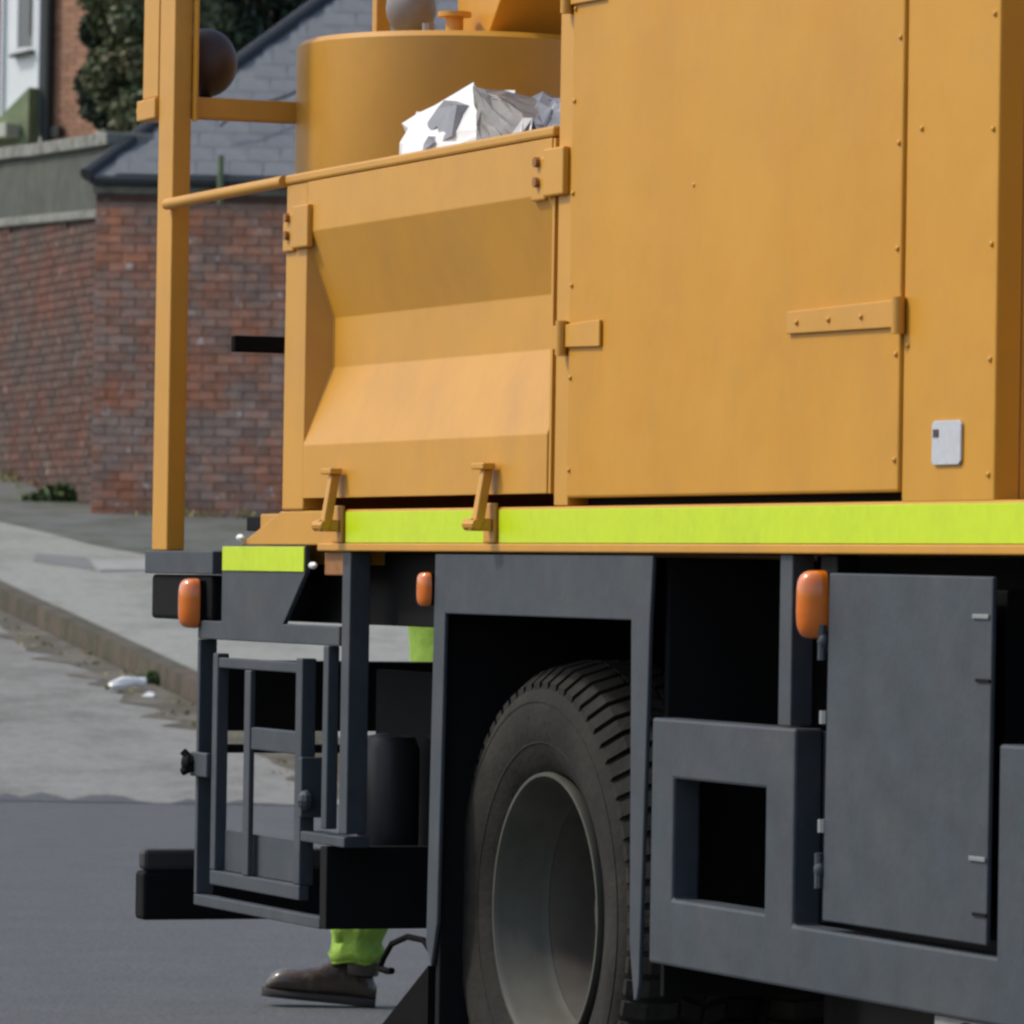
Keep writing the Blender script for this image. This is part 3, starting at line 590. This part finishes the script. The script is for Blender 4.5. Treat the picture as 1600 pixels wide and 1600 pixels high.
ck = MB(); ck.box(-1.30, -1.275, -0.01, 0.05, 0.66, 0.80); ck.dome((-1.27, 0.0, 0.70), (0.022, 0.02, 0.025), 10, 6); ck.build('ladder_clip', M['steel'], T, 0.003)
# main upright, step box, small air bottle
box('side_upright', ST, T, -1.045, -0.992, 0.0, 0.05, 0.635, 1.279)
box('step_box', DK, T, -1.165, -1.12, 0.0, 0.275, 0.41, 0.60, 0.003)
box('step_top', ST, T, -1.30, -1.0, -0.002, 0.06, 0.604, 0.628, 0.003)
ab = MB(); ab.lathe([(0.0, 0.54), (0.06, 0.545), (0.072, 0.565), (0.072, 0.82), (0.06, 0.85), (0.0, 0.86)], (-1.27, 0.205, 0), 'Z', 32); ab.build('air_bottle', M['bottle'], T, smooth=True)
MB().box(-1.62, -0.46, 0.30, 0.32, 0.45, 1.0).build('back_plate', BK, T)
MB().tube([(-1.0, 0.2, 0.855), (-0.46, 0.2, 0.845)], 0.010, 8).build('air_line', DK, T)
# wheel arch frame, liner, loose flap and hose
MB().poly([(-0.450, 0, 1.276), (0.762, 0, 1.276), (0.750, 0, 1.145), (0.722, 0, 0.42), (0.712, 0, 0.392), (0.698, 0, 0.388), (0.672, 0, 0.50), (0.655, 0, 1.146), (-0.384, 0, 1.146), (-0.405, 0, 0.47), (-0.437, 0, 0.375), (-0.470, 0, 0.42)], (0, 0.010, 0)).build('wheel_arch', ST, T, 0.003)
box('arch_liner', DK, T, -0.44, -0.415, 0.012, 0.85, 0.06, 1.276)
box('arch_liner', DK, T, 0.735, 0.755, 0.04, 0.85, 0.40, 1.27)
box('arch_liner', DK, T, -0.42, 0.735, 0.83, 0.85, 0.35, 1.27)
MB().poly([(-0.462, 0.004, 0.375), (-0.462, 0.004, 0.05), (-0.86, 0.004, 0.05), (-0.80, 0.004, 0.195)], (0, 0.02, 0)).build('mud_flap', M['flap'], T)
MB().tube([(-0.785, 0.01, 0.345), (-0.76, 0.01, 0.37), (-0.71, 0.01, 0.405), (-0.61, 0.01, 0.428), (-0.51, 0.01, 0.427), (-0.46, 0.01, 0.405), (-0.44, 0.01, 0.38)], 0.007, 8).build('hose_loop', M['flap'], T)
MB().tube([(-0.78, 0.01, 0.345), (-0.74, 0.012, 0.342), (-0.71, 0.012, 0.345)], 0.008, 6).build('hose_end', M['flap'], T)
# rear wheels: dual tyres on a deep dished rim
def wheel(y0, flip):
    w = bpy.data.objects.new('wheel', None); COL.objects.link(w); w.parent = T; w.location = (0, 0, 0)
    s = -1 if flip else 1; c = (0.0, y0, 0.518)
    for k in range(2):
        o = 0.33*k
        tp = [(0.288, 0.03), (0.302, 0.012), (0.335, -0.008), (0.385, -0.026), (0.430, -0.030), (0.462, -0.024), (0.480, -0.012), (0.498, 0.010), (0.512, 0.036), (0.522, 0.075), (0.525, 0.14), (0.522, 0.205), (0.512, 0.246), (0.475, 0.290), (0.40, 0.302), (0.32, 0.28), (0.288, 0.25)]
        b = MB(); b.lathe([(r_, s*(o+y)) for r_, y in tp], c, 'Y', 96)
        for ring in ((0.448, -0.0265), (0.362, -0.0165)):
            b.lathe([(ring[0]-0.006, s*(o+ring[1]+0.006)), (ring[0]-0.002, s*(o+ring[1]-0.002)), (ring[0]+0.002, s*(o+ring[1]-0.002)), (ring[0]+0.006, s*(o+ring[1]+0.006))], c, 'Y', 96)
        ty = b.build('tyre', M['rubber'], w, smooth=True)
        tb_ = MB(); nl = 66
        for q in range(nl):
            for row, (ya, yb) in enumerate(((-0.016, 0.083), (0.092, 0.136), (0.145, 0.188), (0.197, 0.275))):
                a0 = 2*math.pi*(q+(0.45 if row % 2 else 0))/nl; da = 2*math.pi/nl*0.68; sk = 0.03 if row in (0, 2) else -0.03
                def pt(a, y, r_): return Vector(c)+Vector((r_*math.cos(a), s*(o+y), r_*math.sin(a)))
                prof = ((ya, 0.0, 0.472, 0.489), (0.022, 0.35, 0.495, 0.520), (yb, 1.0, 0.51, 0.536)) if row == 0 else (((ya, 0.0, 0.51, 0.536), (0.235, 0.5, 0.495, 0.524), (yb, 1.0, 0.472, 0.492)) if row == 3 else ((ya, 0.0, 0.51, 0.537), (yb, 1.0, 0.51, 0.537)))
                tb_.hull([pt(a0+sk*f_+dd, y_, r_) for y_, f_, r0_, r1_ in prof for r_ in (r0_, r1_) for dd in (0, da)])
        tag(tb_.build('tread', M['rubber'], w), kind='stuff')
    b = MB(); b.lathe([(0.291, s*0.02), (0.299, s*0.002), (0.297, s*-0.008), (0.290, s*-0.008), (0.283, s*0.004), (0.277, s*0.03), (0.268, s*0.045), (0.260, s*0.085), (0.250, s*0.105)], c, 'Y', 72); b.build('rim', M['rim'], w, smooth=True)
    b = MB(); b.lathe([(0.254, s*0.104), (0.242, s*0.112), (0.215, s*0.17), (0.18, s*0.235), (0.13, s*0.235), (0.095, s*0.225), (0.09, s*0.15), (0.075, s*0.14), (0.0, s*0.14)], c, 'Y', 72); b.build('wheel_disc', M['disc'], w, smooth=True)
    nb = MB()
    for q in range(10):
        a = 2*math.pi*q/10; p = Vector(c)+Vector((0.19*math.cos(a), 0, 0.19*math.sin(a))); nb.tube([p+Vector((0, s*0.245, 0)), p+Vector((0, s*0.20, 0))], 0.016, 6)
    nb.build('wheel_nuts', M['rust'], w)
    return w
wheel(0.095, False); wheel(2.2, True)
MB().tube([(0, 0.3, 0.5), (0, 2.0, 0.5)], 0.09, 16).build('axle', DK, T)
for y in (0.80, 1.45): MB().box(-2.35, FE, y, y+0.07, 0.93, 1.17).build('chassis_rail', DK, T)
# side frame with pocket, sill, upright bar, flat locker door
FX = [0.771, 0.881, 1.320, 1.448, 2.292, 2.402, 2.842, 2.97, 3.6, 3.71, 4.15, 4.28]
plate('side_frame', ST, T, FX, [0.470, 0.588, 0.602, 0.838, 0.955], lambda i, j: j == 0 or (i % 4 in (0, 2)) or (i % 4 == 1 and j != 2), 0.0, 0.06, 0.006)
box('upright_bar', ST, T, 1.362, 1.418, 0.004, 0.05, 0.9575, 1.28, 0.003)
MB().box(0.84, 1.362, 0.0605, 0.075, 0.592, 0.60).build('pocket_sill', ST, T)
MB().box(0.76, FE, 0.36, 0.38, 0.45, 1.28).build('void_shade_panel', BK, T)  # black panel added behind the frame to darken the open void
box('side_strut', ST, T, 1.42, 1.448, 0.062, 0.10, 0.592, 0.95)
ld_ = MB(); ld_.poly([(1.594, -0.006, 0.606), (2.264, -0.006, 0.606), (2.270, -0.006, 1.243), (1.603, -0.006, 1.246)], (0, 0.010, 0)); lk = ld_.build('locker_door', ST, T, 0.003)
box('locker', BK, T, 1.64, 2.235, 0.04, 0.34, 0.61, 1.22)
for z in (0.78, 0.98): 
    b = MB(); b.tube([(1.588, -0.004, z-0.012), (1.588, -0.004, z+0.012)], 0.010, 8); b.build('door_hinge', M['chrome'], lk)
for z in (0.70, 1.12):
    b = MB(); b.dome((1.585, -0.008, z), (0.013, 0.011, 0.017), 10, 6); b.tube([(1.585, -0.01, z-0.035), (1.585, -0.01, z+0.03)], 0.008, 8); b.build('door_hinge', M['steel'], lk, smooth=True)
for z in (1.17, 0.75): box('door_catch', M['chrome'], lk, 2.20, 2.262, -0.010, -0.0065, z, z+0.008, 0.001)
for z in (1.06, 0.655): MB().box(2.215, 2.268, -0.0095, -0.0065, z, z+0.006).build('door_seam', BK, lk)
fb = MB(); fb.poly([(2.03, 0.012, 0.35), (2.62, 0.012, 0.33), (2.62, 0.012, 0.4685), (2.03, 0.012, 0.4685)], (0, 0.02, 0)); fb.build('front_bracket', M['zinc'], T, 0.003)
MB().dome((2.16, 0.012, 0.452), (0.03, 0.012, 0.012)).build('bracket_bolt', BK, T)
box('under_shade_block', DK, T, 0.86, 2.02, 0.33, 0.90, 0.17, 0.469, 0.03)  # dark block added for the black shade under the sill
box('under_shade_block', DK, T, 2.95, 4.2, 0.33, 0.90, 0.17, 0.469, 0.03)  # second added block, carrying the dark underside forward
box('under_shade_slab', DK, T, 0.86, FE, 0.75, 1.6, 0.25, 0.45)  # dark slab added further in to keep the underside black
# amber side lamps standing out from the side
def lamp(x, y, z, hx, hy, hz):
    b = MB(); b.dome((x, y, z), (hx, hy, hz), 24, 16)
    for v in b.bm.verts:
        q = v.co-Vector((x, y, z)); f = abs(q.z)/hz
        k = ((1-f**4)**0.25)/max(1e-3, math.sqrt(max(1e-6, 1-f*f))) if f < 0.999 else 1.0
        v.co.x = x+q.x*k; v.co.y = y+q.y*k
    for v in b.bm.verts:
        if v.co.y > y: v.co.y = y
    o = b.build('side_lamp', M['amber'], T, smooth=True)
    MB().box(x-hx*0.9, x+hx*0.9, y+0.0005, y+0.014, z-hz*0.9, z+hz*0.9).build('lamp_base', BK, o); return o
lamp(1.555, 0.0, 1.187, 0.035, 0.048, 0.064); lamp(-0.487, -0.004, 1.198, 0.03, 0.022, 0.038); lamp(-2.10, -0.003, 1.150, 0.04, 0.042, 0.062)
box('lamp_bracket', BK, T, 1.52, 1.592, 0.015, 0.06, 1.10, 1.28)

# ------------------------------------------------------------------ sacks lying in the hopper
def sack(name, label, groups, base):
    t = thing(name, label, 'sack', base)
    return t
def crumple(name, m, parent, pts, amp=0.008, cuts=3):
    b = MB(); b.hull(pts); bmesh.ops.triangulate(b.bm, faces=b.bm.faces)
    bmesh.ops.subdivide_edges(b.bm, edges=b.bm.edges, cuts=cuts, use_grid_fill=True)
    for v in b.bm.verts: v.co += Vector(rng.normal(size=3)*amp)
    lo = Vector(parent.location)
    for v in b.bm.verts: v.co -= lo
    return b.build(name, m, parent)
base = (-0.8, 0.25, 1.801)
s1 = thing('plastic_sack', 'crumpled white plastic sack with grey print, leftmost in the hopper', 'sack', base, 0, 'sacks in the hopper')
crumple('bag', M['sack_white'], s1, [(-1.154, .18, 2.280), (-1.06, .21, 2.296), (-0.83, .21, 2.350), (-0.60, .14, 2.254), (-0.515, .12, 2.16), (-0.97, .10, 2.17), (-1.13, .16, 2.18), (-0.99, .1, 1.81), (-0.52, .11, 1.81), (-0.95, .42, 1.81), (-1.1, .42, 1.81), (-1.1, .42, 2.12)], 0.006)
pr = MB(); off = Vector(base)
for quad in ([(-0.965, .165, 2.262), (-0.90, .165, 2.292), (-0.83, .155, 2.305), (-0.71, .14, 2.285), (-0.70, .125, 2.215), (-0.78, .13, 2.205), (-0.86, .15, 2.25), (-0.93, .155, 2.235)], [(-0.86, .118, 2.205), (-0.83, .118, 2.222), (-0.80, .118, 2.205), (-0.85, .112, 2.188)], [(-0.985, .10, 2.176), (-0.85, .095, 2.186), (-0.86, .095, 2.178), (-0.985, .098, 2.168)]):
    pr.poly([Vector(p)-off-Vector((0, 0.006, 0)) for p in quad], (0, 0.03, 0))
pr.build('printed_mark', M['print_grey'], s1)
base = (-0.55, 0.28, 1.801)
s2 = thing('plastic_sheet', 'folded dull grey plastic sack, middle of the three in the hopper', 'sack', base, 0, 'sacks in the hopper')
crumple('bag', M['sack_grey'], s2, [(-0.68, .165, 2.325), (-0.57, .19, 2.295), (-0.36, .165, 2.230), (-0.32, .115, 2.172), (-0.48, .10, 2.16), (-0.48, .11, 2.2), (-0.46, .10, 1.81), (-0.32, .11, 1.81), (-0.3, .5, 1.81), (-0.7, .5, 1.81), (-0.7, .4, 2.3), (-0.3, .4, 2.2)], 0.005)
lf_ = MB(); lf_.poly([Vector(p)-Vector(base) for p in ((-0.97, .31, 2.325), (-0.86, .31, 2.338), (-0.80, .28, 2.29), (-0.86, .29, 2.28))], (0.01, 0.02, 0)); lf_.poly([Vector(p)-Vector(base) for p in ((-0.38, .12, 2.172), (-0.33, .115, 2.19), (-0.36, .155, 2.232), (-0.40, .165, 2.225), (-0.30, .125, 2.17))], (0.006, 0.02, 0)); lf_.build('white_fold', M['sack_white'], s2)
base = (-0.45, 0.36, 1.801)
s3 = thing('plastic_sack', 'dark shiny grey plastic sack, rightmost in the hopper beside the box', 'sack', base, 0, 'sacks in the hopper')
crumple('bag', M['sack_slate'], s3, [(-0.793, .30, 2.30), (-0.58, .30, 2.312), (-0.38, .26, 2.262), (-0.20, .20, 2.215), (-0.18, .2, 2.17), (-0.30, .155, 2.17), (-0.36, .18, 2.23), (-0.3, .17, 1.81), (-0.1, .2, 1.81), (-0.1, .55, 1.81), (-0.6, .55, 1.81), (-0.5, .5, 2.25)], 0.009)

# ------------------------------------------------------------------ the worker behind the truck
FA = math.atan2(-0.93, -0.369)      # faces to the photo's left
PR = W(-0.155, 15.9, -0.02)
pz = thing('person', 'person in lime hi-vis clothes and brown boots standing behind the truck', 'person', PR, FA)
def build_body():
    V = []; Rr = []; E = []
    def add(p, r, par=None):
        V.append(p); Rr.append(r if isinstance(r, tuple) else (r, r))
        if par is not None: E.append((par, len(V)-1))
        return len(V)-1
    pel = add((0.0, 0, 0.95), (0.15, 0.12))
    sp1 = add((0.03, 0, 1.10), (0.155, 0.115), pel); sp2 = add((0.07, 0, 1.27), (0.17, 0.12), sp1); ch = add((0.10, 0, 1.42), (0.165, 0.11), sp2)
    nk = add((0.13, 0, 1.52), 0.062, ch); hd = add((0.15, 0, 1.60), (0.078, 0.085), nk); h2 = add((0.165, 0, 1.68), (0.088, 0.10), hd); h3 = add((0.16, 0, 1.75), (0.072, 0.08), h2)
    nose = add((0.275, 0, 1.655), 0.012, h2)
    for sgn in (1, -1):
        fwd = sgn > 0      # local left leg leads
        hp = add((0.02, 0.10*sgn, 0.88), 0.105, pel)
        if fwd: kn = add((0.10, 0.11*sgn, 0.52), 0.078, hp); an = add((0.262, 0.10*sgn, 0.20), 0.062, kn); add((0.275, 0.10*sgn, 0.125), 0.066, an)
        else: kn = add((-0.06, 0.11*sgn, 0.50), 0.075, hp); an = add((-0.40, 0.11*sgn, 0.20), 0.060, kn); add((-0.425, 0.11*sgn, 0.135), 0.064, an)
        sh = add((0.09, 0.20*sgn, 1.42), 0.072, ch); el = add((0.12, 0.27*sgn, 1.22), 0.055, sh); wr = add((0.33, 0.23*sgn, 1.36), 0.038, el)
        pm_ = add((0.40, 0.22*sgn, 1.385), (0.042, 0.024), wr)
        for q, (dy, L) in enumerate(((-0.03, 0.075), (-0.01, 0.085), (0.01, 0.08), (0.03, 0.062))):
            f1 = add((0.435, (0.22+dy)*sgn, 1.375), 0.0105, pm_); f2 = add((0.435+L*0.55, (0.22+dy)*sgn, 1.355), 0.0095, f1); add((0.435+L*0.8, (0.22+dy)*sgn, 1.33), 0.008, f2)
        th = add((0.385, 0.175*sgn, 1.375), 0.012, pm_); add((0.425, 0.155*sgn, 1.355), 0.010, th)
        add((0.15, 0.095*sgn, 1.665), 0.014, h2)
    me = bpy.data.meshes.new('body'); me.from_pydata(V, E, []); o = bpy.data.objects.new('body', me); COL.objects.link(o)
    sk = o.modifiers.new('skin', 'SKIN'); ss = o.modifiers.new('sub', 'SUBSURF'); ss.levels = 2; ss.render_levels = 2
    for i, r in enumerate(Rr): me.skin_vertices[0].data[i].radius = r
    me.skin_vertices[0].data[0].use_root = True
    dg = bpy.context.evaluated_depsgraph_get(); dg.update(); nm = bpy.data.meshes.new_from_object(o.evaluated_get(dg))
    o.modifiers.clear(); o.data = nm; bpy.data.meshes.remove(me); nm.name = 'body'
    nm.materials.clear(); nm.materials.append(M['hivis']); nm.materials.append(M['skin'])
    for p in nm.polygons:
        p.use_smooth = True; c = p.center
        if c.z > 1.52 or c.x > 0.335: p.material_index = 1
    o.parent = pz; return o
build_body()
hr = MB(); hr.dome((0.145, 0, 1.735), (0.108, 0.09, 0.085), 16, 10); hr.build('hair', M['hair'], pz, smooth=True)
ey = MB()
for s in (1, -1): ey.dome((0.243, 0.034*s, 1.69), (0.012, 0.014, 0.010), 8, 6)
ey.build('eye', M['black'], pz, smooth=True)
ms = MB(); ms.dome((0.238, 0, 1.605), (0.01, 0.026, 0.006), 8, 6); ms.build('mouth', M['leather'], pz, smooth=True)
# trouser cuff folds
for (cx, cy_, z, r_) in ((0.272, 0.10, 0.128, 0.074), (-0.422, -0.11, 0.13, 0.072)):
    cf = MB(); pr_ = [(r_*(1+0.10*math.sin(k*2.1)), z+0.03*k) for k in range(5)]
    cf.lathe([(pr_[0][0]-0.01, pr_[0][1]+0.004)]+pr_, (cx, cy_, 0), 'Z', 24)
    for v in cf.bm.verts: v.co += Vector((0.006*math.sin(v.co.y*90+v.co.z*60), 0.006*math.sin(v.co.x*80), 0.004*math.sin(v.co.x*70)))
    cfo = cf.build('trouser_cuff', M['hivis'], pz, smooth=True); sdm = cfo.modifiers.new('t', 'SOLIDIFY'); sdm.thickness = 0.006
def boot(hx, hy, pitch_):
    secs = [(-0.005, 0.020, 0.060), (0.010, 0.034, 0.088), (0.05, 0.038, 0.125), (0.09, 0.040, 0.148), (0.13, 0.042, 0.130), (0.17, 0.047, 0.104), (0.21, 0.052, 0.092), (0.25, 0.053, 0.090), (0.28, 0.049, 0.083), (0.302, 0.038, 0.066), (0.315, 0.018, 0.042)]
    def loft(zs0, grow, zmul, name, m, par):
        b = MB(); rings = []
        for x, w, h in secs:
            ring = []
            for k in range(14):
                a = 2*math.pi*k/14; cx_, sx_ = math.cos(a), math.sin(a)
                yy = (w+grow)*math.copysign(abs(cx_)**0.7, cx_); zc = (h+zs0)/2*zmul if zmul < 1 else (h+zs0)/2
                z_ = zs0+(h-zs0)*(0.5+0.5*math.copysign(abs(sx_)**0.75, sx_)) if zmul >= 1 else 0.0+0.026*(0.5+0.5*math.copysign(abs(sx_)**0.4, sx_))
                if z_ > 0.05: yy *= 1-0.35*min(1, (z_-0.05)/0.1)
                ring.append(b.bm.verts.new((x*(1.03 if grow else 1), yy, z_)))
            rings.append(ring)
        for q in range(len(rings)-1):
            for k in range(14): b.bm.faces.new((rings[q][k], rings[q][(k+1) % 14], rings[q+1][(k+1) % 14], rings[q+1][k]))
        b.bm.faces.new(rings[0]); b.bm.faces.new(rings[-1][::-1])
        return b.build(name, m, par, smooth=True)
    o = loft(0.018, 0.0, 1.0, 'boot', M['leather'], pz); o.location = (hx, hy, 0.0); o.rotation_euler = (0, pitch_, 0)
    loft(0.0, 0.005, 0.3, 'sole', M['sole'], o)
    sh_ = MB(); sh_.lathe([(0.05, 0.09), (0.054, 0.12), (0.052, 0.16), (0.05, 0.20)], (0.045, 0, 0), 'Z', 18); sh_.build('boot_shaft', M['leather'], o, smooth=True)
    lc = MB()
    for k in range(4): lc.tube([(0.10+0.022*k, -0.022, 0.132-0.012*k), (0.105+0.022*k, 0.022, 0.132-0.012*k)], 0.004, 6)
    lc.build('lace', M['sole'], o)
boot(0.222, 0.10, R(-5)); boot(-0.475, -0.11, R(0))
